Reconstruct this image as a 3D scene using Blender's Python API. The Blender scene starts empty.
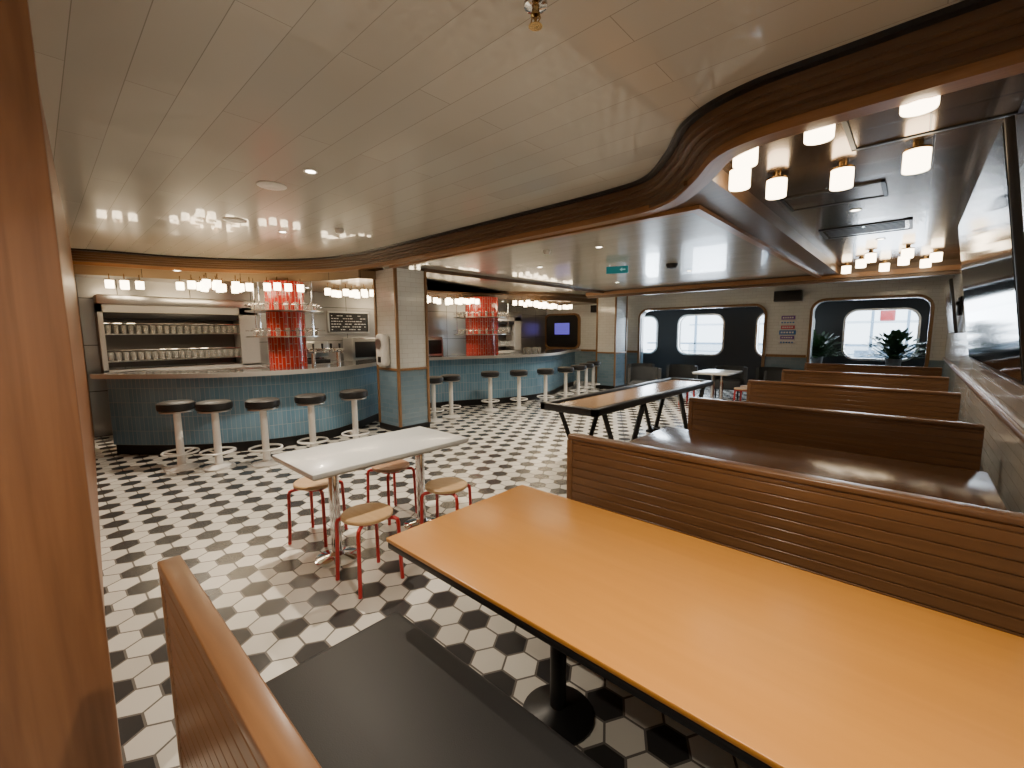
import bpy, bmesh, math, random
from mathutils import Vector, Matrix
random.seed(4)
COL=bpy.context.scene.collection
# ---------------------------------------------------------------- materials
def newmat(name):
    m=bpy.data.materials.new(name);m.use_nodes=True
    nt=m.node_tree;b=nt.nodes['Principled BSDF'];return m,nt,b
def N(nt,t,**k):
    n=nt.nodes.new(t)
    for a,v in k.items(): setattr(n,a,v)
    return n
def setc(b,c,r=.5,me=0,coat=0,spec=None):
    b.inputs['Base Color'].default_value=(*c,1);b.inputs['Roughness'].default_value=r;b.inputs['Metallic'].default_value=me
    b.inputs['Coat Weight'].default_value=coat
    if spec is not None:b.inputs['Specular IOR Level'].default_value=spec
def noisebump(nt,b,scale=60,strength=.1,dist=.002):
    tc=N(nt,'ShaderNodeTexCoord');no=N(nt,'ShaderNodeTexNoise');no.inputs['Scale'].default_value=scale
    bu=N(nt,'ShaderNodeBump');bu.inputs['Strength'].default_value=strength;bu.inputs['Distance'].default_value=dist
    nt.links.new(tc.outputs['Object'],no.inputs['Vector']);nt.links.new(no.outputs['Fac'],bu.inputs['Height'])
    if strength>0: nt.links.new(bu.outputs['Normal'],b.inputs['Normal'])
    return no
def plain(name,c,r=.5,me=0,coat=0,bump=0,scale=60,var=.06):
    m,nt,b=newmat(name);setc(b,c,r,me,coat)
    no=noisebump(nt,b,scale,bump)
    mx=N(nt,'ShaderNodeMix',data_type='RGBA');mx.inputs['Factor'].default_value=0
    nt.links.new(no.outputs['Fac'],mx.inputs['Factor'])
    mx.inputs['A'].default_value=(*[x*(1-var) for x in c],1);mx.inputs['B'].default_value=(*[min(1,x*(1+var)) for x in c],1)
    nt.links.new(mx.outputs['Result'],b.inputs['Base Color'])
    return m
def emis(name,c,s):
    m,nt,b=newmat(name);setc(b,c,.4);b.inputs['Emission Color'].default_value=(*c,1);b.inputs['Emission Strength'].default_value=s;return m
def wood(name,c1,c2,rough=.4,axis='u',coat=.2,sc=1.0):
    m,nt,b=newmat(name);setc(b,c1,rough,0,coat)
    b.inputs['Coat Roughness'].default_value=.2
    uv=N(nt,'ShaderNodeUVMap');mp=N(nt,'ShaderNodeMapping')
    mp.inputs['Scale'].default_value=(1.2*sc,22*sc,1) if axis=='u' else (22*sc,1.2*sc,1)
    no=N(nt,'ShaderNodeTexNoise');no.inputs['Scale'].default_value=1.6;no.inputs['Detail'].default_value=6;no.inputs['Distortion'].default_value=.6
    cr=N(nt,'ShaderNodeValToRGB');cr.color_ramp.elements[0].position=.3;cr.color_ramp.elements[1].position=.72
    cr.color_ramp.elements[0].color=(*c2,1);cr.color_ramp.elements[1].color=(*c1,1)
    L=nt.links.new
    L(uv.outputs[0],mp.inputs[0]);L(mp.outputs[0],no.inputs['Vector']);L(no.outputs['Fac'],cr.inputs[0]);L(cr.outputs[0],b.inputs['Base Color'])
    bu=N(nt,'ShaderNodeBump');bu.inputs['Strength'].default_value=.08;bu.inputs['Distance'].default_value=.002;L(no.outputs['Fac'],bu.inputs['Height']);L(bu.outputs[0],b.inputs['Normal'])
    return m
def tile(name,c1,c2,mortar,w,h,rough=.15,gap=.004,rot=False,off=.5,coat=.3,bump=.4,me=0):
    m,nt,b=newmat(name);setc(b,c1,rough,me,coat);L=nt.links.new
    uv=N(nt,'ShaderNodeUVMap');mp=N(nt,'ShaderNodeMapping')
    if rot: mp.inputs['Rotation'].default_value=(0,0,math.pi/2)
    br=N(nt,'ShaderNodeTexBrick');br.offset=off;br.inputs['Scale'].default_value=1;br.inputs['Brick Width'].default_value=w;br.inputs['Row Height'].default_value=h
    br.inputs['Mortar Size'].default_value=gap;br.inputs['Mortar Smooth'].default_value=.1;br.inputs['Bias'].default_value=0
    br.inputs['Color1'].default_value=(*c1,1);br.inputs['Color2'].default_value=(*c2,1);br.inputs['Mortar'].default_value=(*mortar,1)
    L(uv.outputs[0],mp.inputs[0]);L(mp.outputs[0],br.inputs['Vector']);L(br.outputs['Color'],b.inputs['Base Color'])
    bu=N(nt,'ShaderNodeBump');bu.invert=True;bu.inputs['Strength'].default_value=bump;bu.inputs['Distance'].default_value=.003
    L(br.outputs['Fac'],bu.inputs['Height']);L(bu.outputs[0],b.inputs['Normal'])
    return m
def hexmat():
    m,nt,b=newmat('hex_floor');setc(b,(.8,.8,.8),.25,0,0)
    L=nt.links.new
    def M(op,a,c=None):
        n=N(nt,'ShaderNodeMath',operation=op)
        for i,x in enumerate([a,c]):
            if x is None: continue
            if isinstance(x,(int,float)): n.inputs[i].default_value=x
            else: L(x,n.inputs[i])
        return n.outputs[0]
    S=.160;R3=math.sqrt(3)
    tc=N(nt,'ShaderNodeTexCoord');sp=N(nt,'ShaderNodeSeparateXYZ');L(tc.outputs['Object'],sp.inputs[0])
    px=M('DIVIDE',M('ADD',sp.outputs[1],99*S-1.525),S);py=M('DIVIDE',M('ADD',sp.outputs[0],60*R3*S+.590),S)
    ax=M('SUBTRACT',M('FLOORED_MODULO',M('ADD',px,.5),1),.5);ay=M('SUBTRACT',M('FLOORED_MODULO',M('ADD',py,R3/2),R3),R3/2)
    bx=M('SUBTRACT',M('FLOORED_MODULO',px,1),.5);by=M('SUBTRACT',M('FLOORED_MODULO',py,R3),R3/2)
    da=M('ADD',M('MULTIPLY',ax,ax),M('MULTIPLY',ay,ay));db=M('ADD',M('MULTIPLY',bx,bx),M('MULTIPLY',by,by))
    s=M('LESS_THAN',db,da)
    def mixf(a,c): return M('ADD',a,M('MULTIPLY',s,M('SUBTRACT',c,a)))
    gx=mixf(ax,bx);gy=mixf(ay,by)
    ix=M('SUBTRACT',px,gx);iy=M('SUBTRACT',py,gy)
    j=M('ROUND',M('DIVIDE',iy,R3/2));i=M('ROUND',M('SUBTRACT',ix,M('MULTIPLY',j,.5)))
    k=M('FLOORED_MODULO',M('ADD',M('SUBTRACT',i,j),.25),3)
    black=M('LESS_THAN',k,.9)
    agx=M('ABSOLUTE',gx);agy=M('ABSOLUTE',gy)
    hd=M('MAXIMUM',agx,M('ADD',M('MULTIPLY',agx,.5),M('MULTIPLY',agy,R3/2)))
    gr=M('GREATER_THAN',hd,.468)
    no=N(nt,'ShaderNodeTexWhiteNoise',noise_dimensions='2D');cb=N(nt,'ShaderNodeCombineXYZ');L(i,cb.inputs[0]);L(j,cb.inputs[1]);L(cb.outputs[0],no.inputs['Vector'])
    m1=N(nt,'ShaderNodeMix',data_type='RGBA');L(no.outputs['Value'],m1.inputs['Factor']);m1.inputs['A'].default_value=(.60,.58,.53,1);m1.inputs['B'].default_value=(.76,.74,.68,1)
    m2=N(nt,'ShaderNodeMix',data_type='RGBA');L(black,m2.inputs['Factor']);L(m1.outputs['Result'],m2.inputs['A']);m2.inputs['B'].default_value=(.038,.038,.040,1)
    m3=N(nt,'ShaderNodeMix',data_type='RGBA');L(gr,m3.inputs['Factor']);L(m2.outputs['Result'],m3.inputs['A']);m3.inputs['B'].default_value=(.15,.14,.13,1)
    L(m3.outputs['Result'],b.inputs['Base Color'])
    bu=N(nt,'ShaderNodeBump');bu.invert=True;bu.inputs['Strength'].default_value=.3;bu.inputs['Distance'].default_value=.002;L(gr,bu.inputs['Height']);L(bu.outputs[0],b.inputs['Normal'])
    return m
M_floor=hexmat()
M_ceil=tile('ceiling_planks',(.53,.515,.455),(.48,.465,.41),(.30,.285,.25),1.9,.20,rough=.26,gap=.0018,coat=.45,bump=.1)
M_dark=tile('bronze_ceiling_panel',(.22,.15,.09),(.185,.125,.075),(.015,.012,.009),1.25,.62,rough=.20,gap=.005,off=0,coat=.2,bump=.2,me=.85)
M_bronze=tile('bar_ceiling_panel',(.30,.21,.12),(.26,.18,.10),(.03,.02,.01),1.2,.6,rough=.3,gap=.004,off=0,coat=.3,bump=.15)
M_white_t=tile('white_subway_tile',(.72,.74,.72),(.68,.70,.68),(.52,.52,.49),.20,.075,rough=.14,gap=.0022,bump=.25)
M_blue_w=tile('blue_grey_wall_tile',(.19,.28,.35),(.155,.24,.305),(.28,.32,.34),.20,.075,rough=.18,gap=.002)
M_blue=tile('blue_bar_tile',(.175,.315,.44),(.13,.26,.38),(.32,.41,.47),.19,.06,rough=.12,gap=.003,rot=True,off=0)
M_red=tile('red_column_tile',(.62,.03,.015),(.48,.02,.012),(.55,.45,.38),.22,.06,rough=.12,gap=.004,rot=True,off=.5)
M_steel=plain('brushed_steel',(.60,.59,.57),.28,1,0,.02,200)
M_steel_d=tile('stainless_wall_panel',(.40,.39,.37),(.34,.33,.315),(.05,.05,.045),.95,.72,rough=.28,gap=.006,off=0,coat=.1,bump=.2,me=.8)
M_sur=plain('satin_steel_surround',(.42,.41,.39),.4,.15)
M_niche=plain('dark_niche_steel',(.12,.11,.10),.35,.5)
M_chrome=plain('chrome',(.78,.78,.78),.08,1)
M_brass=plain('aged_brass',(.40,.26,.11),.25,1)
M_black=plain('black_metal',(.015,.015,.016),.4,.3)
M_blackp=plain('black_plastic',(.012,.012,.013),.35)
M_leather=plain('black_leather',(.010,.010,.011),.5,0,0,.25,260)
M_cntr=plain('dark_stone_counter',(.07,.066,.062),.14,0,.6,.0,90,.4)
M_wood_b=wood('booth_walnut',(.185,.088,.036),(.125,.058,.024),.34,'u',.2)
M_wood_t=wood('trim_walnut',(.145,.082,.042),(.10,.056,.029),.38,'u',.15)
M_wood_l=wood('lip_oak',(.36,.185,.075),(.26,.125,.05),.35,'u',.2)
M_wood_p=wood('post_cherry',(.31,.140,.062),(.19,.082,.036),.42,'v',.1,.6)
M_wood_v=wood('frame_oak',(.30,.165,.068),(.21,.11,.045),.38,'v')
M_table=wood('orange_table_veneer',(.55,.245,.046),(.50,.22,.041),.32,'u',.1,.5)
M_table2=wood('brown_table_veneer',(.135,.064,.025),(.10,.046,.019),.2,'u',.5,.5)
M_stoolw=wood('stool_birch',(.55,.36,.18),(.46,.29,.14),.4,'u')
M_stoolw2=wood('stool_oak',(.36,.19,.10),(.29,.15,.08),.4,'u')
M_shuf=wood('shuffleboard_maple',(.34,.20,.10),(.27,.155,.075),.2,'v',.6,.5)
M_whiteT=plain('white_laminate',(.70,.72,.72),.28,0,.2)
M_whitem=plain('white_enamel',(.78,.77,.74),.3)
M_redm=plain('red_enamel',(.45,.02,.02),.3,0,.3)
M_trimblk=plain('black_trim',(.012,.012,.014),.3)
M_cream=plain('cream_paint',(.50,.46,.39),.5)
M_darkw=plain('dark_wall_paint',(.016,.016,.017),.45)
M_lamp=emis('lamp_opal_glass',(1,.80,.53),13)
M_lampb=emis('bar_lamp_opal_glass',(1,.80,.52),14)
M_down=emis('downlight_lens',(1,.88,.70),20)
M_scr=plain('screen_glass',(.006,.008,.010),.08,0,0)
M_purple=emis('blue_screen_glow',(.10,.08,.45),1.2)
M_signg=emis('exit_sign_teal',(.01,.20,.22),.35)
M_signw=emis('exit_sign_white',(.3,.6,.6),.4)
M_letter=plain('sign_lettering_white',(.75,.74,.70),.5)
M_leaf=plain('plant_leaf',(.02,.06,.018),.45,0,0,0,20,.4)
M_grey=plain('grey_upholstery',(.05,.055,.06),.8,0,0,.3,200)
M_pot=plain('plant_pot',(.12,.11,.10),.6)
M_lblue=plain('sign_blue',(.07,.20,.50),.4);M_lred=plain('sign_pink_red',(.62,.10,.16),.4);M_lyel=plain('sign_white',(.75,.74,.72),.4);M_lpur=plain('sign_purple',(.20,.10,.38),.4)
M_outb=plain('outside_blue_grey',(.22,.30,.40),.6);M_outw=plain('outside_white',(.6,.65,.7),.6)
def glassm():
    m,nt,b=newmat('drinking_glass');setc(b,(.62,.62,.58),.06,0,0);b.inputs['Alpha'].default_value=.22;b.inputs['Coat Weight'].default_value=1;return m
M_glass=glassm()
def panem():
    m,nt,b=newmat('window_pane');setc(b,(.8,.88,.92),.03);b.inputs['Alpha'].default_value=.12;return m
M_pane=panem()
# ---------------------------------------------------------------- mesh builder
class MB:
    def __init__(s):
        s.bm=bmesh.new();s.uv=s.bm.loops.layers.uv.new('UVMap');s.k=s.bm.faces.layers.int.new('k')
    def box(s,x0,x1,y0,y1,z0,z1,bev=0,seg=2,rot=None):
        vs=[s.bm.verts.new((x,y,z)) for x in (x0,x1) for y in (y0,y1) for z in (z0,z1)]
        F=[(0,1,3,2),(4,6,7,5),(0,4,5,1),(2,3,7,6),(0,2,6,4),(1,5,7,3)]
        fs=[s.bm.faces.new([vs[i] for i in f]) for f in F]
        if rot is not None:
            c=Vector(((x0+x1)/2,(y0+y1)/2,(z0+z1)/2))
            for v in vs: v.co=rot@(v.co-c)+c
        if bev:
            es=list({e for f in fs for e in f.edges})
            bmesh.ops.bevel(s.bm,geom=es,offset=bev,segments=seg,affect='EDGES',profile=.5)
        return s
    def lathe(s,prof,c=(0,0),seg=24):
        rings=[]
        for r,z in prof:
            if r<1e-5: rings.append([s.bm.verts.new((c[0],c[1],z))])
            else: rings.append([s.bm.verts.new((c[0]+r*math.cos(2*math.pi*i/seg),c[1]+r*math.sin(2*math.pi*i/seg),z)) for i in range(seg)])
        for a,b in zip(rings[:-1],rings[1:]):
            for i in range(seg):
                j=(i+1)%seg
                if len(a)==1 and len(b)==1: continue
                if len(a)==1: f=s.bm.faces.new((a[0],b[j],b[i]))
                elif len(b)==1: f=s.bm.faces.new((a[i],a[j],b[0]))
                else:
                    f=s.bm.faces.new((a[i],a[j],b[j],b[i]))
                f.smooth=True
        for rg,fl in ((rings[0],True),(rings[-1],False)):
            if len(rg)>1:
                s.bm.faces.new(rg[::-1] if fl else rg)
        return s
    def cyl(s,c,r,z0,z1,seg=24): return s.lathe([(r,z0),(r,z1)],c,seg)
    def tube(s,pts,r,seg=10,closed=False):
        pts=[Vector(p) for p in pts];n=len(pts);rings=[]
        for i,p in enumerate(pts):
            if closed: d=(pts[(i+1)%n]-pts[i-1])
            else: d=(pts[min(i+1,n-1)]-pts[max(i-1,0)])
            d.normalize();up=Vector((0,0,1)) if abs(d.z)<.95 else Vector((1,0,0))
            if i>0 and abs(d.z)>=.7 : up=lastx
            a=d.cross(up).normalized();b=a.cross(d).normalized();lastx=b
            rings.append([s.bm.verts.new(p+r*(math.cos(2*math.pi*k/seg)*a+math.sin(2*math.pi*k/seg)*b)) for k in range(seg)])
        rng=range(n) if closed else range(n-1)
        for i in rng:
            A=rings[i];B=rings[(i+1)%n]
            o=min(range(seg),key=lambda t:(A[0].co-B[t].co).length)
            for k in range(seg):
                f=s.bm.faces.new((A[k],A[(k+1)%seg],B[(k+1+o)%seg],B[(k+o)%seg]));f.smooth=True
        if not closed:
            s.bm.faces.new(rings[0][::-1]);s.bm.faces.new(rings[-1])
        return s
    def prism(s,poly,z0,z1,bev=0):
        a=[s.bm.verts.new((x,y,z0)) for x,y in poly];b=[s.bm.verts.new((x,y,z1)) for x,y in poly];n=len(poly)
        f1=s.bm.faces.new(a[::-1]);f2=s.bm.faces.new(b)
        for i in range(n): s.bm.faces.new((a[i],a[(i+1)%n],b[(i+1)%n],b[i]))
        if n>4: bmesh.ops.triangulate(s.bm,faces=[f1,f2])
        return s
    def sweep(s,path,prof,closed=True):
        P=[Vector((x,y)) for x,y in path];n=len(P);rings=[];us=[0]
        for i in range(n):
            if i: us.append(us[-1]+(P[i]-P[i-1]).length)
            t=(P[min(i+1,n-1)]-P[max(i-1,0)]).normalized();nm=Vector((-t.y,t.x))
            rings.append([s.bm.verts.new((P[i].x+nm.x*d,P[i].y+nm.y*d,z)) for d,z in prof])
        m=len(prof);vv=[0]
        for j in range(m):
            a=prof[j];b=prof[(j+1)%m];vv.append(vv[-1]+math.hypot(a[0]-b[0],a[1]-b[1]))
        for i in range(n-1):
            for j in range(m if closed else m-1):
                j2=(j+1)%m
                f=s.bm.faces.new((rings[i][j],rings[i+1][j],rings[i+1][j2],rings[i][j2]));f[s.k]=1;f.smooth=True
                for l,(u,v) in zip(f.loops,((us[i],vv[j]),(us[i+1],vv[j]),(us[i+1],vv[j+1]),(us[i],vv[j+1]))): l[s.uv].uv=(u,v)
        if closed:
            s.bm.faces.new(rings[0]);s.bm.faces.new(rings[-1][::-1])
        return s
    def rrframe(s,x0,x1,z0,z1,r,m,y0,y1,seg=6):
        inn=[];out=[]
        for cx,cz,a0 in ((x1-r,z1-r,0),(x0+r,z1-r,90),(x0+r,z0+r,180),(x1-r,z0+r,270)):
            for k in range(seg+1):
                t=math.radians(a0+90*k/seg);inn.append((cx+r*math.cos(t),cz+r*math.sin(t)))
                R=r+m;out.append((cx+R*math.cos(t),cz+R*math.sin(t)))
        n=len(inn)
        V=[[s.bm.verts.new((p[0],y,p[1])) for p in L] for L,y in ((inn,y0),(out,y0),(out,y1),(inn,y1))]
        for a,b in ((0,1),(1,2),(2,3),(3,0)):
            for i in range(n):
                j=(i+1)%n
                s.bm.faces.new((V[a][i],V[a][j],V[b][j],V[b][i]))
        return s
    def corner_fill(s,x0,x1,z0,z1,r,y0,y1,seg=6):
        for cx,cz,a0,ox,oz in ((x1-r,z1-r,0,x1,z1),(x0+r,z1-r,90,x0,z1),(x0+r,z0+r,180,x0,z0),(x1-r,z0+r,270,x1,z0)):
            arc=[(cx+r*math.cos(math.radians(a0+90*k/seg)),cz+r*math.sin(math.radians(a0+90*k/seg))) for k in range(seg+1)]
            for k in range(seg):
                tri=[(ox,oz),arc[k],arc[k+1]]
                a=[s.bm.verts.new((p[0],y0,p[1])) for p in tri];b=[s.bm.verts.new((p[0],y1,p[1])) for p in tri]
                s.bm.faces.new(a[::-1]);s.bm.faces.new(b)
                for i in range(3): s.bm.faces.new((a[i],a[(i+1)%3],b[(i+1)%3],b[i]))
        return s
    def obj(s,name,mat,loc=(0,0,0),parent=None,label=None,cat=None,group=None,kind=None,rotz=0,origin=None):
        bm=s.bm
        bmesh.ops.recalc_face_normals(bm,faces=bm.faces)
        if origin is not None:
            o=Vector(origin)
            for v in bm.verts: v.co-=o
            loc=origin
        off=Vector(loc) if origin is not None else Vector((0,0,0))
        for f in bm.faces:
            if f[s.k]: continue
            n=f.normal;ax=max(range(3),key=lambda i:abs(n[i]))
            for l in f.loops:
                c=l.vert.co+off
                l[s.uv].uv=(c.y,c.z) if ax==0 else ((c.x,c.z) if ax==1 else (c.x,c.y))
        me=bpy.data.meshes.new(name);bm.to_mesh(me);bm.free();me.materials.append(mat)
        me.set_sharp_from_angle(angle=math.radians(38))
        ob=bpy.data.objects.new(name,me);COL.objects.link(ob);ob.location=loc;ob.rotation_euler=(0,0,rotz)
        if parent: ob.parent=parent
        if label: ob['label']=label
        if cat: ob['category']=cat
        if group: ob['group']=group
        if kind: ob['kind']=kind
        return ob
def empty(name,loc,label,cat,group=None,rotz=0):
    e=bpy.data.objects.new(name,None);COL.objects.link(e);e.location=loc;e.rotation_euler=(0,0,rotz);e.empty_display_size=.1
    e['label']=label;e['category']=cat
    if group:e['group']=group
    return e
def dup(root,loc,rotz=None,label=None):
    def rec(o,par):
        c=o.copy();COL.objects.link(c)
        if par: c.parent=par
        for ch in list(o.children): rec(ch,c)
        return c
    c=rec(root,None);c.location=loc
    if rotz is not None:c.rotation_euler=(0,0,rotz)
    if label:c['label']=label
    return c
def struct(mb,name,mat): return mb.obj(name,mat,kind='structure')
def cr(pts,n=8):
    out=[];P=[pts[0]]+list(pts)+[pts[-1]]
    for i in range(1,len(P)-2):
        p0,p1,p2,p3=P[i-1:i+3]
        for k in range(n):
            t=k/n
            out.append(tuple(.5*((2*p1[a])+(-p0[a]+p2[a])*t+(2*p0[a]-5*p1[a]+4*p2[a]-p3[a])*t*t+(-p0[a]+3*p1[a]-3*p2[a]+p3[a])*t**3) for a in (0,1)))
    out.append(tuple(pts[-1]));return out
def offs(path,d):
    o=[];n=len(path)
    for i in range(n):
        a=Vector(path[max(i-1,0)]);b=Vector(path[min(i+1,n-1)]);t=(b-a).normalized()
        o.append((path[i][0]-t.y*d,path[i][1]+t.x*d))
    return o
# ---------------------------------------------------------------- constants
XR=.47;XL=-9.4;YF=12.0;YE=14.0
# ---------------------------------------------------------------- shell
struct(MB().box(XL-.2,XR+.2,-2.2,YE+.2,-.1,0),'floor',M_floor)
path1=cr([(-9.35,-.6),(-8.75,.5),(-8.5,1.6),(-8.0,2.5),(-7.3,3.1),(-6.4,3.40),(-4.8,3.47),(-3,3.47),(-2,3.45),(-1.62,3.36),(-1.30,3.02),(-1.03,2.66),(-.70,2.50),(-.2,2.47),(.3,2.46),(.62,2.46)])
poly=path1+[(.62,-2.2),(-9.35,-2.2)]
struct(MB().prism(poly,2.8,2.84),'ceiling',M_ceil)
struct(MB().box(XL-.2,XR+.2,-2.2,YE+.2,2.95,3.05),'ceiling',M_cream)  # unseen roof slab over the ceilings, added to block sky light leaking through gaps
struct(MB().box(XL,-1.24,3.6,YF,2.66,2.70),'ceiling',M_ceil)
path2=cr([(-6.5,3.9),(-7.3,4.5),(-8.3,5.4),(-8.6,6.6),(-8.2,7.8),(-7.6,9),(-7.2,10.2),(-7.1,12)])
p1l=[p for p in offs(path1,.2) if p[0]<-6.45]
BC=2.47
struct(MB().prism(p1l+path2+[(XL-.1,12),(XL-.1,-.5)],BC,2.60),'ceiling',M_bronze)
p1r=[p for p in offs(path1,.24) if p[0]>-1.36]
struct(MB().prism(p1r+[(.62,12),(-1.30,12)],2.74,2.78),'ceiling',M_dark)
struct(MB().sweep(path1,[(-.045,2.80),(-.045,2.775),(.03,2.775),(.03,2.80)]),'trim_1',M_trimblk)
struct(MB().sweep(path1,[(.0,2.775),(.0,2.735),(.025,2.735),(.025,2.71),(.07,2.71),(.07,2.68),(.11,2.68),(.11,2.65),(.16,2.65),(.16,2.80),(.0,2.80)]),'trim_2',M_wood_t)
struct(MB().sweep(path1,[(.15,2.70),(.15,2.60),(.26,2.60),(.26,2.78),(.15,2.78)]),'trim_3',M_wood_l)
struct(MB().sweep(path2,[(-.06,2.68),(-.06,2.60),(-.02,2.57),(.0,2.46),(.07,2.46),(.07,2.68)]),'trim_4',M_wood_t)
struct(MB().prism([(-1.36,10.2),(-1.36,3.78),(-2.3,3.78),(-2.3,3.70),(-1.85,3.64),(-1.5,3.45),(-1.28,3.2),(-1.09,3.2),(-1.09,10.2)],2.62,2.78),'trim_5',M_wood_t)
struct(MB().box(-1.44,-1.36,3.74,10.2,2.585,2.70).box(-5.96,-1.44,3.74,3.82,2.585,2.70),'trim_6',M_wood_l)
struct(MB().box(-1.50,-1.44,3.82,10.2,2.625,2.70).box(-5.96,-1.50,3.82,3.88,2.625,2.70),'trim_7',M_wood_t)
struct(MB().box(-6.6,XR,10.2,10.32,2.50,2.80).box(-6.6,XR,10.32,10.45,2.54,2.80),'trim_8',M_wood_t)
struct(MB().box(-6.6,XR,10.14,10.2,2.56,2.64),'trim_9',M_wood_l)
struct(MB().box(-6.15,-6.03,4.45,10.7,2.60,2.70),'trim_10',M_wood_t)
# walls
struct(MB().box(XR,XR+.15,-2.2,YE,0,1.06),'wall_right',M_white_t)
struct(MB().box(XR,XR+.15,-2.2,YE,1.06,2.95),'wall_right',M_white_t)
struct(MB().box(XR-.025,XR,-2.2,YF,1.03,1.07,.006),'trim_11',M_wood_v)
struct(MB().prism([(-1.98,.05),(-9.5,.50),(-9.5,-.1),(-1.98,-.15)],0,2.9),'wall_left',M_wood_p)
struct(MB().box(-2.02,-1.86,-1.6,.072,0,2.9,.008),'trim_15',M_wood_p)
struct(MB().box(-2.0,XR+.2,-2.3,-2.15,0,2.95),'wall_back',M_cream)  # unseen wall behind the camera, added for reflections and to close the room
struct(MB().box(XL-.15,XL-.03,.3,YE,0,2.95),'wall_bar',M_cream)
fw=MB().box(XL,-5.9,YF,YF+.2,1.0,2.95).box(-2.7,-1.72,YF,YF+.2,1.0,2.95).box(.2,XR,YF,YF+.2,1.0,2.95).box(-5.9,-2.7,YF,YF+.2,2.2,2.95).box(-1.72,.2,YF,YF+.2,2.25,2.95)
fw.corner_fill(-5.9,-2.7,-.6,2.2,.22,YF,YF+.2).corner_fill(-1.72,.2,.72,2.25,.22,YF,YF+.2)
struct(fw,'wall_far',M_white_t)
struct(MB().box(XL,-5.9,YF,YF+.2,0,1.0).box(-2.7,-1.72,YF,YF+.2,0,1.0).box(.2,XR,YF,YF+.2,0,1.0).box(-1.72,.2,YF,YF+.2,0,.72),'wall_far',M_blue_w)
struct(MB().box(XL,-5.98,YF-.04,YF,.98,1.04).box(-2.62,-1.8,YF-.04,YF,.98,1.04),'trim_12',M_wood_v)
struct(MB().rrframe(-5.9,-2.7,-.6,2.2,.22,.06,YF-.05,YF+.05),'trim_13',M_wood_v)
struct(MB().rrframe(-1.72,.2,.72,2.25,.22,.06,YF-.05,YF+.05),'trim_14',M_wood_v)
wins=[(-7.3,-6.3),(-5.56,-4.24),(-3.3,-2.0),(-1.30,.05)]
W0,W1=.90,2.08
ow=MB();x=XL
for a,b in wins: ow.box(x,a,YE,YE+.15,0,2.95);ow.box(a,b,YE,YE+.15,0,W0);ow.box(a,b,YE,YE+.15,W1,2.95);ow.corner_fill(a,b,W0,W1,.25,YE,YE+.15);x=b
ow.box(x,XR+.2,YE,YE+.15,0,2.95)
struct(ow,'wall_outside',M_darkw)
struct(MB().box(XL,XR,YF+.2,YE,2.42,2.48),'ceiling',M_darkw)
for i,(a,b) in enumerate(wins):
    w=MB().rrframe(a,b,W0,W1,.25,.05,YE-.04,YE+.02).obj('window_%d'%(i+1),M_steel,kind='structure')
    MB().box(a,b,YE+.06,YE+.07,W0,W1).obj('window_pane',M_pane,parent=w)
# ---------------------------------------------------------------- columns
def column(x0,x1,y0,y1,label):
    e=empty('column',((x0+x1)/2,(y0+y1)/2,0),label,'column')
    hx,hy=(x1-x0)/2,(y1-y0)/2
    MB().box(-hx,hx,-hy,hy,1.04,2.60).obj('upper_tiles',M_white_t,parent=e,label='glossy white subway tiles')
    MB().box(-hx,hx,-hy,hy,.1,1.0).obj('lower_tiles',M_blue_w,parent=e,label='blue-grey subway tiles')
    MB().box(-hx-.01,hx+.01,-hy-.01,hy+.01,0,.1).obj('skirting',M_black,parent=e)
    MB().box(-hx-.02,hx+.02,-hy-.02,hy+.02,1.0,1.04,.006).obj('rail',M_wood_v,parent=e)
    for sx,sy in ((1,-1),(1,1),(-1,-1)):
        MB().box(sx*hx-.022,sx*hx+.022,sy*hy-.022,sy*hy+.022,.1,2.60,.005).obj('corner_post',M_wood_v,parent=e)
    return e
column(-6.56,-5.96,3.84,4.40,'square column with white upper tiles, blue-grey lower tiles and wood corners')
column(-6.60,-6.02,10.75,11.35,'distant square column with white tiles and wood corners by the bar')
e=empty('hand_dispenser',(-6.28,3.80,1.07),'white oval wall-mounted hand dispenser on the tiled column','dispenser')
MB().box(-.13,.13,-.10,.035,0,.52,.06,5).obj('housing',M_whitem,parent=e)
MB().lathe([(0,-.002),(.075,0),(.085,.012),(.0,.013)],(0,0),24).obj('lens',M_steel,parent=e,loc=(0,-.10,.36)).rotation_euler=(math.pi/2,0,0)
MB().box(-.05,.05,-.105,-.09,.06,.16,.01).obj('outlet',M_black,parent=e)
# ---------------------------------------------------------------- bar
barp=cr([(-7.68,.46),(-7.25,.80),(-6.75,1.32),(-6.42,1.9),(-6.28,2.5),(-6.32,3.05),(-6.62,3.65),(-7.1,4.4),(-7.25,5.2),(-7.05,6.0),(-6.65,6.8),(-6.4,7.6),(-6.4,8.4),(-6.65,9.2),(-7.0,10.0),(-7.2,10.8)],6)
e=empty('bar_counter',(-7,1.5,0),'long curved bar counter with blue vertical tiles and dark top','bar counter')
ox=(-7,1.5,0)
def barpart(name,prof,mat,label=None):
    mb=MB().sweep(barp,prof)
    for v in mb.bm.verts: v.co-=Vector(ox)
    return mb.obj(name,mat,parent=e,label=label)
barpart('countertop',[(-.02,1.06),(-.02,1.10),(.62,1.10),(.62,1.06)],M_cntr,'dark polished stone top')
barpart('counter_edge',[(-.035,1.045),(-.035,1.105),(-.02,1.105),(-.02,1.045)],M_sur,'satin steel edge band')
barpart('front_tiles',[(.16,.14),(.16,1.06),(.22,1.06),(.22,.14)],M_blue,'glossy blue vertical tiles')
barpart('kick_plate',[(.19,0),(.19,.14),(.5,.14),(.5,0)],M_black,'black kick plate')
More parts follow.
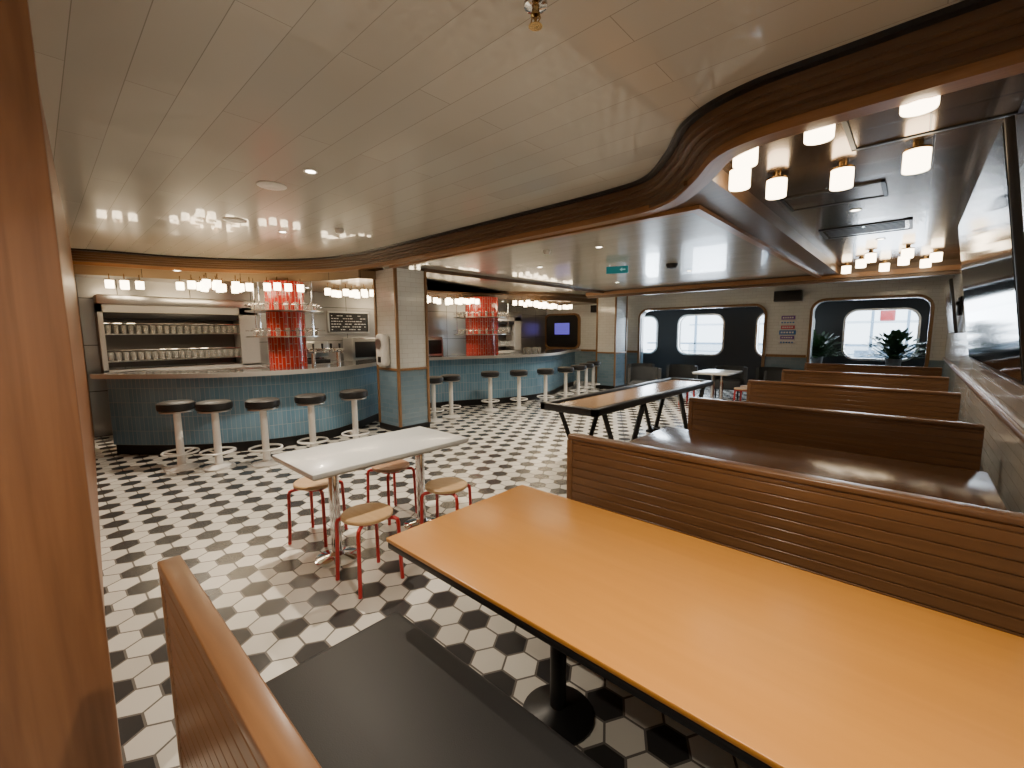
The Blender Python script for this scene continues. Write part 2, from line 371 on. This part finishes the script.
def barstool(loc):
    e=empty('bar_stool',loc,'round black padded bar stool on white pedestal by blue bar','bar stool','bar stools')
    MB().lathe([(.0,.705),(.15,.705),(.185,.72),(.19,.76),(.185,.795),(.165,.81),(0,.815)],seg=32).obj('seat',M_leather,parent=e,label='black padded round seat')
    MB().lathe([(.17,.69),(.17,.706),(0,.707)],seg=24).obj('seat_plate',M_steel,parent=e)
    MB().lathe([(.05,.03),(.045,.06),(.040,.12),(.038,.695)],seg=20).obj('post',M_whitem,parent=e)
    MB().lathe([(.17,0),(.17,.015),(.10,.03),(.05,.045),(0,.045)],seg=28).obj('base',M_whitem,parent=e)
    mb=MB().tube([(.18*math.cos(t*math.pi/12),.18*math.sin(t*math.pi/12),.20) for t in range(24)],.012,8,True)
    for t in (0,2.09,4.19): mb.tube([(.03*math.cos(t),.03*math.sin(t),.17),(.18*math.cos(t),.18*math.sin(t),.20)],.010,6)
    mb.obj('foot_ring',M_whitem,parent=e)
    return e
bs=barstool((-6.38,1.06,0))
for p in [(-6.07,1.37),(-5.80,1.81),(-5.74,2.36),(-5.72,2.95),(-6.35,4.80),(-6.40,5.25),(-6.35,6.25),(-6.05,6.8),(-5.85,7.45),(-5.78,8.1),(-5.87,8.75),(-6.07,9.4),(-6.3,10.1)]: dup(bs,(*p,0),random.random()*6)
# back bar
XB=XL+.05
e=empty('back_bar_cabinet',(XB+.31,1.75,0),'stainless steel back bar cabinet with worktop','cabinet')
MB().box(-.3,.3,-1.0,1.1,0,.96).obj('body',M_niche,parent=e)
MB().box(-.3,.34,-1.0,1.1,.96,1.0,.005).obj('worktop',M_steel,parent=e)
for k in range(4): 
    MB().box(.3,.315,-.98+k*.525,-.48+k*.525,.12,.92,.004).obj('door',M_steel,parent=e)
    MB().box(.315,.34,-.56+k*.525,-.54+k*.525,.45,.65,.004).obj('handle',M_chrome,parent=e)
for yc in (3.9,6.3,8.7): dup(e,(XB+.31,yc,0))
struct(MB().box(XL-.03,XL+.03,.5,11.98,0,2.47),'wall_bar',M_steel_d)
def rack(y0,y1,label):
    e=empty('glass_rack',(XB,y0,1.08),label,'shelf')
    w=y1-y0
    MB().box(0,.015,0,w,0,.86).obj('back_panel',M_niche,parent=e)
    MB().box(0,.38,-.06,0,-.05,.98).box(0,.38,w,w+.30,-.05,.98).box(0,.38,-.06,w+.30,.86,.98).box(0,.38,-.06,w+.30,-.08,-.02).obj('frame',M_sur,parent=e,label='satin steel surround')
    MB().box(0,.42,-.06,w+.30,.98,1.12,.02).obj('hood',M_steel,parent=e,label='brushed steel hood')
    MB().box(.02,.36,0,w,.10,.112).obj('shelf',M_steel,parent=e)
    MB().box(.02,.36,0,w,.52,.532).obj('shelf',M_steel,parent=e)
    MB().box(.02,.37,.0,w,.76,.86,.01).obj('top_rail',M_black,parent=e)
    for z in (.28,.69): MB().tube([(.36,0,z),(.36,w,z)],.008,8).obj('guard_rail',M_chrome,parent=e)
rack(.72,2.52,'stainless glass rack with two shelves set behind the bar')
rack(8.6,9.9,'stainless glass rack at the far end of the bar')
def glass(loc,grp,lab,s=1):
    return MB().lathe([(.028*s,0),(.030*s,.004),(.038*s,.135*s),(.034*s,.135*s),(.026*s,.01),(0,.01)],seg=10).obj('drinking_glass',M_glass,loc=loc,label=lab,cat='glass',group=grp)
LG='clear drinking glass in a row on the steel rack'
g0=None
for zz in (1.192,1.612):
    for xx in (.30,.17):
        for k in range(20):
            q=(XB+xx,.77+k*.089,zz)
            if g0 is None: g0=glass(q,'glasses in the back bar rack',LG)
            else:
                c=g0.copy();COL.objects.link(c);c.location=q
    for k in range(12):
        c=g0.copy();COL.objects.link(c);c.location=(XB+.30,8.7+k*.095,zz);c['group']='glasses in the distant rack'
def redcol(cx,cy,r,lab,zs):
    e=empty('tiled_column',(cx,cy,0),lab,'column')
    ring=[(r*math.cos(2*math.pi*k/48),r*math.sin(2*math.pi*k/48)) for k in range(49)]
    MB().sweep(ring,[(0,0),(0,2.47),(.02,2.47),(.02,0)]).obj('red_tiles',M_red,parent=e,label='glossy red vertical tiles')
    for z in zs:
        MB().lathe([(r+.30,z-.015),(r+.30,z),(r,z),(r,z-.015)],seg=40).obj('shelf',M_steel,parent=e)
        MB().tube([((r+.30)*math.cos(t*math.pi/16),(r+.30)*math.sin(t*math.pi/16),z+.09) for t in range(32)],.009,8,True).obj('gallery_rail',M_chrome,parent=e)
    for t in range(4):
        a=t*math.pi/2+.4
        MB().cyl(((r+.29)*math.cos(a),(r+.29)*math.sin(a)),.007,zs[0]-.01,2.47,8).obj('hanger_rod',M_chrome,parent=e)
    return e
redcol(-7.98,2.95,.30,'round red tiled column ringed by steel glass shelves',(1.56,1.98))
redcol(-8.15,7.75,.42,'distant round red tiled column ringed by steel shelves',(1.56,1.98))
for cx,cy,r,n in ((-7.98,2.95,.30,20),(-8.15,7.75,.42,22)):
    for zz in (1.56,1.98):
        for k in range(n):
            a=2*math.pi*k/n
            c=g0.copy();COL.objects.link(c);c.location=(cx+(r+.17)*math.cos(a),cy+(r+.17)*math.sin(a),zz);c['group']='glasses on the column shelves';c['label']='clear drinking glass on the round steel column shelf'
for k in range(14):
    c=g0.copy();COL.objects.link(c);c.location=(-6.85+.09*(k%3),7.9+.11*(k//3)+.02*(k%2),1.10);c['group']='glasses on the bar top';c['label']='clear drinking glass standing on the dark bar top'
e=empty('beer_tap',(-6.85,3.1,1.10),'chrome beer tap tower with black handles on the bar','beer tap')
MB().box(-.05,.05,-.28,.28,.20,.27,.02).cyl((0,-.2),.03,0,.22).cyl((0,.2),.03,0,.22).obj('tower',M_chrome,parent=e)
for k in range(4):
    MB().tube([(.05,-.21+k*.14,.24),(.10,-.21+k*.14,.24),(.11,-.21+k*.14,.19)],.012,8).obj('spout',M_chrome,parent=e)
    MB().lathe([(.01,.26),(.014,.28),(.018,.34),(.0,.35)],(.04,-.21+k*.14),12).obj('handle',M_black,parent=e)
e=empty('coffee_machine',(XB+.34,3.75,1.0),'stainless coffee machine on the back worktop','coffee machine')
MB().box(-.22,.22,-.3,.3,.12,.45,.03).obj('body',M_steel,parent=e)
MB().box(-.22,.26,-.3,.3,0,.08,.01).box(-.22,-.05,-.3,.3,.08,.12).obj('tray',M_black,parent=e)
for k in (-.14,.14): MB().cyl((.17,k),.03,.09,.13,12).obj('group_head',M_chrome,parent=e)
e=empty('counter_fridge',(XB+.34,6.6,1.0),'stainless counter fridge with dark door on the back worktop','fridge')
MB().box(-.22,.22,-.4,.4,0,.5,.03).obj('body',M_steel,parent=e)
MB().box(.22,.235,-.34,.34,.08,.42,.01).obj('door',M_black,parent=e)
dup(e,(XB+.34,4.95,1.0))
# menu board
e=empty('menu_board',(XB,4.78,1.62),'black framed menu letter board with rows of small white lettering','sign')
MB().box(0,.02,-.46,.46,0,.44).obj('panel',M_blackp,parent=e)
MB().box(0,.04,-.48,.48,-.02,.015).box(0,.04,-.48,.48,.425,.46).box(0,.04,-.48,-.45,0,.44).box(0,.04,.45,.48,0,.44).obj('frame',M_steel,parent=e)
mb=MB()
for r in range(6):
    y=-.40
    while y<.38:
        w=random.uniform(.02,.07)
        if random.random()<.8: mb.box(.02,.023,y,min(.40,y+w),.055+r*.06,.072+r*.06)
        y+=w+.018
mb.obj('lettering',M_letter,parent=e)
e=empty('wall_screen',(-8.7,YF-.03,1.10),'blue glowing screen set in a dark rounded wood-framed recess','screen')
MB().rrframe(-.66,.66,0,1.05,.16,.06,-.06,.03).obj('frame',M_wood_v,parent=e)
MB().box(-.67,.67,-.01,.02,-.01,1.06).obj('recess_panel',M_blackp,parent=e)
MB().box(-.30,.30,-.02,-.01,.42,.80).obj('picture',M_purple,parent=e)
def speaker(loc,w,h,d,lab,rz=0):
    e=empty('speaker',loc,lab,'speaker',rotz=rz)
    MB().box(-w/2,w/2,-d,0,0,h,.015).obj('cabinet',M_blackp,parent=e)
    MB().box(-w/2+.02,w/2-.02,-d-.008,-d,.02,h-.02,.004).obj('grille',M_black,parent=e)
speaker((-2.22,YF,2.28),.55,.24,.2,'black loudspeaker mounted high on the white tiled wall')
speaker((-7.3,YF,2.2),.40,.22,.2,'small black loudspeaker above the end of the bar')
zz=1.95
for i,(m,h) in enumerate(((M_lpur,.09),(M_lyel,.08),(M_lred,.08),(M_lblue,.10),(M_lpur,.08),(M_lyel,.09))):
    e=empty('wall_sign',(-2.2,YF-.005,zz-h),'small enamel plaque on the white tiled wall','sign','small plaques on the tiled wall')
    w=.17 if i%2 else .14
    MB().box(-w,w,-.012,0,0,h,.003).obj('plate',m,parent=e)
    mb=MB()
    for k in range(5): mb.box(-w*.8+k*w*.33,-w*.8+k*w*.33+w*.22,-.015,-.012,h*.3,h*.7)
    mb.obj('lettering',M_whitem if m is not M_lyel else M_lblue,parent=e)
    zz-=h+.03
# ---------------------------------------------------------------- booths
BX=-1.53;BL=1.92;BP=1.993;BY0=.218
def bench(loc,double,label,th=.034,depth=.60,bv=.010):
    e=empty('booth_bench',loc,label,'bench','booth benches along the wall')
    mb=MB().box(.02,BL,-th*.76,th*.76,.08,.95)
    z=.42
    while z<.93:
        for s in (-1,1): 
            y0,y1=(th*.70,th*.9) if s>0 else (-th*.9,-th*.70)
            mb.box(.03,BL,y0,y1,z,min(z+.046,.94),.002,1)
        z+=.050
    mb.box(.03,BL,-th*.9,th*.9,.08,.415)
    mb.obj('back_panel',M_wood_b,parent=e,label='grooved walnut back')
    MB().box(-.005,BL,-th-.003,th+.003,.940,.973,bv,3).obj('cap_rail',M_wood_b,parent=e)
    MB().box(-.01,.03,-th-.001,th+.001,0,.94,.005).obj('end_panel',M_wood_b,parent=e)
    for s in ((1,-1) if double else (1,)):
        ya,yb=sorted((s*th,s*depth))
        MB().box(.0,BL,ya,yb,.385,.465,.028,4).obj('seat',M_leather,parent=e,label='black leather seat cushion')
        ya,yb=sorted((s*th,s*(depth-.08)))
        MB().box(.03,BL,ya,yb,.0,.385).obj('seat_base',M_wood_b,parent=e)
    return e
bench((-1.50,.200,0),False,'walnut booth bench with black leather seat and bare grooved back',.024,.72,.004)
b1=bench((BX,BY0+BP,0),True,'double sided walnut booth bench with horizontally grooved back and black seats')
for k in range(2,6): dup(b1,(BX,BY0+k*BP,0))
def btable(loc,top,label,foot=.15,px=(.575,1.50)):
    e=empty('booth_table',loc,label,'table','booth tables along the wall')
    L=1.96;W=.862
    MB().box(0,L,0,W,.735,.752,.003).obj('tabletop',top,parent=e)
    MB().box(.003,L-.003,.003,W-.003,.705,.735,.006).obj('edge_band',M_black,parent=e,label='black edge')
    for x in px:
        MB().cyl((x,W/2),.034,.03,.70,20).obj('pedestal',M_black,parent=e)
        MB().lathe([(foot,0),(foot,.012),(foot*.85,.022),(.06,.04),(.04,.05),(0,.05)],(x,W/2),32).obj('foot',M_black,parent=e)
        MB().box(x-.2,x+.2,W/2-.03,W/2+.03,.69,.706).obj('bracket',M_black,parent=e)
    return e
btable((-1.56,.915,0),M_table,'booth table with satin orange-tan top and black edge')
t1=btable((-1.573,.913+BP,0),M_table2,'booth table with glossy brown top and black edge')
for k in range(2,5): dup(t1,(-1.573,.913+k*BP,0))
# ---------------------------------------------------------------- cafe tables
def cafetable(loc,W,L,label):
    e=empty('cafe_table',loc,label,'table')
    MB().box(-W/2,W/2,-L/2,L/2,.725,.755,.008).obj('tabletop',M_whiteT,parent=e)
    MB().box(-W/2+.01,W/2-.01,-L/2+.01,L/2-.01,.712,.726,.003).obj('edge_band',M_steel,parent=e)
    for y in (-L*.28,L*.30):
        MB().cyl((0,y),.036,.03,.715,20).obj('pedestal',M_chrome,parent=e)
        MB().lathe([(.15,0),(.15,.01),(.12,.02),(.05,.035),(.04,.06),(0,.06)],(0,y),32).obj('foot',M_chrome,parent=e)
    return e
cafetable((-2.93,1.68,0),.67,1.26,'white rectangular cafe table on two chrome pedestals')
cafetable((-3.0,9.7,0),.7,1.0,'distant white cafe table on chrome pedestals')
def redstool(loc,woodm,label,rz=0):
    e=empty('round_stool',loc,label,'stool','red legged stools at the cafe table',rz)
    MB().lathe([(0,.435),(.150,.435),(.160,.442),(.160,.457),(.153,.463),(0,.463)],seg=36).obj('seat',woodm,parent=e)
    for k in range(4):
        a=math.pi/4+k*math.pi/2;c,s=math.cos(a),math.sin(a)
        pts=[(r*c,r*s,z) for r,z in ((.05,.422),(.12,.422),(.172,.420),(.188,.412),(.195,.39),(.198,.3),(.205,.1),(.21,.006))]
        MB().tube(pts,.0125,10).obj('leg',M_redm,parent=e,label='bent red metal leg')
    MB().lathe([(.09,.405),(.09,.435),(0,.435)],seg=20).obj('seat_plate',M_redm,parent=e)
    return e
redstool((-2.50,1.34,0),M_stoolw,'round birch seat stool with four bent red metal legs',.0)
redstool((-3.35,1.38,0),M_stoolw,'round birch stool with red legs by the white table end',.6)
redstool((-3.28,2.00,0),M_stoolw2,'round brown wood seat stool with red legs beside the white table',.1)
s4=redstool((-2.53,2.01,0),M_stoolw,'round wood seat stool with red legs at the white table corner',.5)
for p in ((-2.45,9.5),(-2.45,9.95),(-3.55,9.5),(-3.55,9.95)):
    c=dup(s4,(*p,0),.3,'distant round wood stool with red legs');c['group']='red legged stools at the distant table'
# ---------------------------------------------------------------- shuffleboard
e=empty('shuffleboard_table',(-2.73,5.65,0),'long black shuffleboard table with maple playing surface and angled legs','shuffleboard table')
hw=.37;hl=1.80
MB().box(-hw+.13,hw-.13,-hl+.12,hl-.12,.755,.78).obj('playing_surface',M_shuf,parent=e)
MB().box(-hw,-hw+.07,-hl,hl,.72,.80,.008).box(hw-.07,hw,-hl,hl,.72,.80,.008).box(-hw,hw,-hl,-hl+.07,.72,.80,.008).box(-hw,hw,hl-.07,hl,.72,.80,.008).obj('cabinet_frame',M_blackp,parent=e,label='black cabinet frame')
MB().box(-hw+.04,hw-.04,-hl+.04,hl-.04,.72,.745).obj('gutter',M_leather,parent=e)
for y in (-1.05,1.05):
    mb=MB()
    for sx in (-1,1):
        for sy in (-1,1):
            mb.tube([(sx*(hw-.07),y+sy*.48,.72),(sx*(hw-.07),y+sy*.10,0.02)],.036,4)
        mb.box(sx*(hw-.07)-.03,sx*(hw-.07)+.03,y-.20,y+.20,0,.035)
    mb.box(-hw+.07,hw-.07,y-.02,y+.02,.0,.035)
    mb.obj('leg_frame',M_black,parent=e,label='angled black leg frame')
# ---------------------------------------------------------------- lounge chairs
def lchair(loc,rz):
    e=empty('lounge_chair',loc,'low dark grey tub chair near the far windows','chair','grey tub chairs',rz)
    MB().box(-.3,.3,-.28,.28,.22,.44,.05,3).obj('seat',M_grey,parent=e)
    arc=[(.34*math.cos(math.radians(t)),.34*math.sin(math.radians(t))) for t in range(0,181,12)]
    MB().sweep(arc,[(-.04,.2),(-.04,.74),(.03,.76),(.03,.2)]).obj('backrest',M_grey,parent=e)
    for x in (-.24,.24):
        for y in (-.22,.22): MB().cyl((x,y),.018,0,.24,10).obj('leg',M_black,parent=e)
    return e
lc=lchair((-4.6,9.6,0),.3)
for p,r in (((-4.2,10.8),0),((-5.2,10.7),1),((-2.0,10.3),-.6),((-3.2,11.2),.1),((-2.3,11.3),-.2)): dup(lc,(*p,0),r)
# ---------------------------------------------------------------- plants
def plant(loc,s,lab):
    e=empty('potted_plant',loc,lab,'plant')
    MB().lathe([(.11,0),(.15,.30),(.13,.30),(.12,.27),(0,.27)],seg=20).obj('pot',M_pot,parent=e)
    mb=MB()
    for k in range(240):
        a=random.random()*6.28;el=random.uniform(.05,1.45);w=.05*s
        d=Vector((math.cos(a)*math.cos(el),math.sin(a)*math.cos(el),math.sin(el)));sd=Vector((-math.sin(a),math.cos(a),0))
        st=random.uniform(.12,.50)*s
        b=Vector((0,0,.30))+d*st;L=random.uniform(.12,.20)*s
        p=[b,b+d*L*.3+sd*w,b+d*L*.65+sd*w*.8-Vector((0,0,.015)),b+d*L-Vector((0,0,.05)),b+d*L*.65-sd*w*.8-Vector((0,0,.015)),b+d*L*.3-sd*w]
        v=[mb.bm.verts.new(q) for q in p];mb.bm.faces.new(v)
        mb.tube([(0,0,.27),b],.004,4)
    mb.obj('foliage',M_leaf,parent=e)
    MB().box(loc[0]-.2,loc[0]+.2,loc[1]-.2,loc[1]+.2,0,loc[2],.01).obj('plant_stand',M_darkw,label='low dark plinth carrying a plant',cat='plinth')
plant((-.30,13.05,.66),1.15,'leafy green plant standing before the outside window')
plant((-1.75,13.05,.66),1.1,'leafy green plant in the gallery beside the opening')
# ---------------------------------------------------------------- TV
def tv(y0,y1,xb,xt,z0,z1,lab):
    e=empty('television',(XR,(y0+y1)/2,z0),lab,'television')
    h=math.hypot(xb-xt,z1-z0);ang=math.atan2(xb-xt,z1-z0);w=(y1-y0)/2
    R=Matrix.Rotation(-ang,3,'Y')
    def part(name,x0,x1,ya,yb,za,zb,mat,bv):
        mb=MB().box(x0,x1,ya,yb,za,zb,bv)
        for v in mb.bm.verts: v.co=R@v.co+Vector((xb-XR,0,0))
        mb.obj(name,mat,parent=e)
    part('housing',0,.035,-w,w,0,h,M_blackp,.006)
    part('display',-.004,.0,-w+.015,w-.015,.02,h-.015,M_scr,0)
    MB().box(xt-XR+.11,-.002,-.25,.25,(z1-z0)*.55,(z1-z0)*.6).box(-.02,-.002,-.3,.3,(z1-z0)*.35,(z1-z0)*.7).obj('bracket',M_black,parent=e)
tv(3.05,5.8,.39,.225,1.34,2.55,'very large black flat television tilted down on the tiled wall')
tv(8.6,9.9,.41,.30,1.55,2.30,'black flat television on the tiled wall beside distant booths')
# ---------------------------------------------------------------- lamps
def lamp(loc,m,grp,r=.066,h=.13,drop=.03,stem=.4,lab='glowing opal cylinder lamp with slim brass collar under the ceiling'):
    e=empty('ceiling_lamp',loc,lab,'lamp',grp)
    MB().lathe([(0,-drop-h),(r*.95,-drop-h),(r,-drop-h+.006),(r,-drop-.005),(r*.95,-drop),(0,-drop)],seg=20).obj('lamp_shade',m,parent=e,label='glowing opal glass cylinder')
    MB().lathe([(r*1.04,-drop-.010),(r*1.04,-drop+.004),(r*stem,-drop+.006),(r*stem,0),(0,0)],seg=20).obj('collar',M_brass,parent=e,label='slim brass collar')
    return e
lz=2.74
l0=lamp((-.44,2.84,lz),M_lamp,'lamps on the dark lounge ceiling')
for p in [(-.06,2.78),(-.82,2.96),(-.97,3.40),(-.83,3.80),(-.45,3.88),(-.07,3.80)]+[(-.95,9.6),(-.7,8.9),(-.45,9.7),(-.2,9.0),(.05,9.6),(-.55,8.3),(-.15,8.2),(.15,8.9)]: dup(l0,(*p,lz))
l1=lamp((-8.2,2.0,BC),M_lampb,'lamps over the bar',.050,.12,.085,.12)
bl=[]
for cx,cy,n,rx,ry in ((-7.9,2.05,15,.4,.5),(-7.5,2.75,7,.3,.25),(-7.6,3.9,10,.35,.4),(-8.5,.95,4,.2,.25),(-7.9,6.1,9,.4,.5),(-7.9,7.0,9,.4,.4),(-7.3,8.6,11,.3,.6),(-7.5,10.0,11,.3,.7)):
    for k in range(n):
        for t in range(80):
            p=(cx+random.uniform(-rx,rx),cy+random.uniform(-ry,ry))
            if all(math.hypot(p[0]-q[0],p[1]-q[1])>.14 for q in bl) and math.hypot(p[0]+7.98,p[1]-2.95)>.68 and math.hypot(p[0]+8.15,p[1]-7.75)>.8: bl.append(p);break
l1.location=(*bl[0],BC)
for p in bl[1:]: dup(l1,(*p,BC))
def down(loc,pw,col=(1,.85,.66),lab='small round recessed downlight with white rim'):
    e=empty('downlight',loc,lab,'downlight','recessed downlights')
    MB().lathe([(.05,0),(.05,-.006),(.036,-.006),(.036,0)],seg=24).obj('rim',M_whitem,parent=e)
    MB().lathe([(0,-.002),(.035,-.002),(.035,0)],seg=24).obj('lens',M_down,parent=e)
    l=bpy.data.lights.new('downlight_lamp','AREA');l.shape='DISK';l.size=.07;l.energy=pw;l.color=col;l.spread=math.radians(130)
    o=bpy.data.objects.new('light_source',l);COL.objects.link(o);o.location=(loc[0],loc[1],loc[2]-.012)
for p,w in (((-3.4,1.5),42),((-.25,.80),34),((-1.2,-.9),26),((-5.6,2.1),38)): down((*p,2.80),w)
for p in ((-3.0,4.9),(-4.6,5.7),(-3.0,7.9),(-4.8,8.6)): down((*p,2.66),34)
for p in ((-.5,5.4),(-.4,7.3)): down((*p,2.74),16,lab='small recessed downlight in the dark ceiling')
for p in ((-7.5,1.4),(-8.6,3.6),(-8.7,5.8),(-8.6,9.0)): down((*p,BC),26,lab='small recessed downlight over the bar')
def puck(loc,r,h,name,lab,cat,m=M_whitem):
    MB().lathe([(r,0),(r,-h*.4),(r*.7,-h),(r*.35,-h),(r*.3,-h*.8),(0,-h*.8)],seg=28).obj(name,m,loc=loc,label=lab,cat=cat)
puck((-3.95,1.42,2.8),.11,.012,'ceiling_speaker','flush round white ceiling speaker','ceiling speaker')
puck((-5.4,1.55,2.8),.11,.012,'ceiling_speaker','flush round white ceiling speaker','ceiling speaker')
puck((-5.0,2.5,2.8),.05,.05,'smoke_detector','small white smoke detector on plank ceiling','smoke detector')
puck((-3.6,4.6,2.66),.05,.05,'smoke_detector','small white smoke detector on plank ceiling','smoke detector')
puck((-2.9,6.9,2.66),.09,.07,'ceiling_speaker','dark round ceiling unit on the plank ceiling','ceiling speaker',M_black)
e=empty('sprinkler',(-1.12,1.36,2.8),'chrome fire sprinkler head on the plank ceiling','sprinkler')
MB().lathe([(.045,0),(.042,-.008),(.02,-.016),(0,-.016)],seg=28).obj('escutcheon',M_chrome,parent=e)
MB().lathe([(.014,-.012),(.014,-.03),(.018,-.032),(.018,-.04),(.006,-.045),(.004,-.07),(0,-.07)],seg=16).tube([(-.016,0,-.035),(-.022,0,-.055),(-.004,0,-.072)],.003,6).tube([(.016,0,-.035),(.022,0,-.055),(.004,0,-.072)],.003,6).obj('head',M_brass,parent=e)
MB().lathe([(0,-.070),(.024,-.072),(.026,-.075),(0,-.076)],seg=20).obj('deflector',M_brass,parent=e)
e=empty('exit_sign',(-3.55,6.35,2.66),'teal emergency exit sign hanging under the plank ceiling','sign',rotz=.35)
MB().box(-.17,.17,-.02,.02,-.14,-.03,.004).obj('sign_box',M_signg,parent=e)
MB().box(-.12,-.115,-.005,.005,-.04,0).box(.115,.12,-.005,.005,-.04,0).obj('hanger',M_steel,parent=e)
mb=MB()
v=[mb.bm.verts.new(q) for q in ((.04,-.023,-.085),(.08,-.023,-.055),(.08,-.023,-.075),(.13,-.023,-.075),(.13,-.023,-.095),(.08,-.023,-.095),(.08,-.023,-.115))];mb.bm.faces.new(v)
mb.obj('pictogram',M_signw,parent=e)
def hatch(x0,x1,y0,y1,lab,slots=False):
    e=empty('ceiling_hatch',((x0+x1)/2,(y0+y1)/2,2.74),lab,'hatch')
    a,b=(x1-x0)/2,(y1-y0)/2
    MB().box(-a,a,-b,-b+.025,-.012,0).box(-a,a,b-.025,b,-.012,0).box(-a,-a+.025,-b,b,-.012,0).box(a-.025,a,-b,b,-.012,0).obj('frame',M_black,parent=e)
    MB().box(-a+.03,a-.03,-b+.03,b-.03,-.006,0).obj('panel',M_dark,parent=e)
    if slots:
        mb=MB()
        for k in range(6): mb.box(-a+.06,a-.06,-b+.08+k*(2*b-.16)/6,-b+.08+k*(2*b-.16)/6+.03,-.012,-.006)
        mb.obj('louvre',M_black,parent=e)
    MB().cyl((0,-b+.06),.012,-.014,-.006,12).obj('latch',M_chrome,parent=e)
hatch(-.38,.34,3.0,3.62,'square access hatch in the dark bronze ceiling')
hatch(-.9,-.1,6.2,6.8,'rectangular slotted air vent in the dark bronze ceiling',True)
hatch(-.95,-.25,4.5,5.0,'rectangular access hatch in the dark bronze ceiling')
# ---------------------------------------------------------------- outside
MB().box(-9,2,24,25,-1,1.0).box(-9,2,24,25,1.9,2.0).obj('ship_structure',M_outw,label='pale ship superstructure seen through the windows',cat='ship')
mb=MB()
for x in (-8.6,-6.9,-5.2,-3.4,-2.0,-1.1,-.2): mb.box(x,x+.08,19,19.1,-.2,2.9)
mb.box(-9,1,19,19.08,1.05,1.12).box(-9,1,19,19.05,.75,.79).box(-1.5,.9,19.3,19.9,-.2,.9)
mb.obj('deck_railing',M_outb,label='blue-grey deck railing and posts outside the windows',cat='railing')
MB().box(-.9,-.5,19.4,19.8,1.9,2.3,.05).obj('lifebuoy_box',M_redm,label='small red box fixed high outside the window',cat='equipment')
w=bpy.data.worlds.new('w');bpy.context.scene.world=w;w.use_nodes=True
bg=w.node_tree.nodes['Background'];bg.inputs[0].default_value=(.72,.87,1,1);bg.inputs[1].default_value=7.0
for a,b in wins:
    l=bpy.data.lights.new('daylight','AREA');l.shape='RECTANGLE';l.size=b-a;l.size_y=1.2;l.energy=90;l.color=(.78,.89,1)
    o=bpy.data.objects.new('daylight',l);COL.objects.link(o);o.location=((a+b)/2,YE+.9,1.6);o.rotation_euler=(-math.pi/2,0,0)
f,p,t,r,H=435.5,.743,.118,-.006,1.6
F=Vector((-math.sin(p)*math.cos(t),math.cos(p)*math.cos(t),-math.sin(t)));R=Vector((math.cos(p),math.sin(p),0));U=R.cross(F)
R2=math.cos(r)*R+math.sin(r)*U;U2=-math.sin(r)*R+math.cos(r)*U
cam=bpy.data.cameras.new('camera');cam.sensor_width=36;cam.lens=36*f/1024;cam.clip_start=.03
co=bpy.data.objects.new('camera',cam);COL.objects.link(co)
co.matrix_world=Matrix(((R2.x,U2.x,-F.x,0),(R2.y,U2.y,-F.y,0),(R2.z,U2.z,-F.z,H),(0,0,0,1)))
bpy.context.scene.camera=co
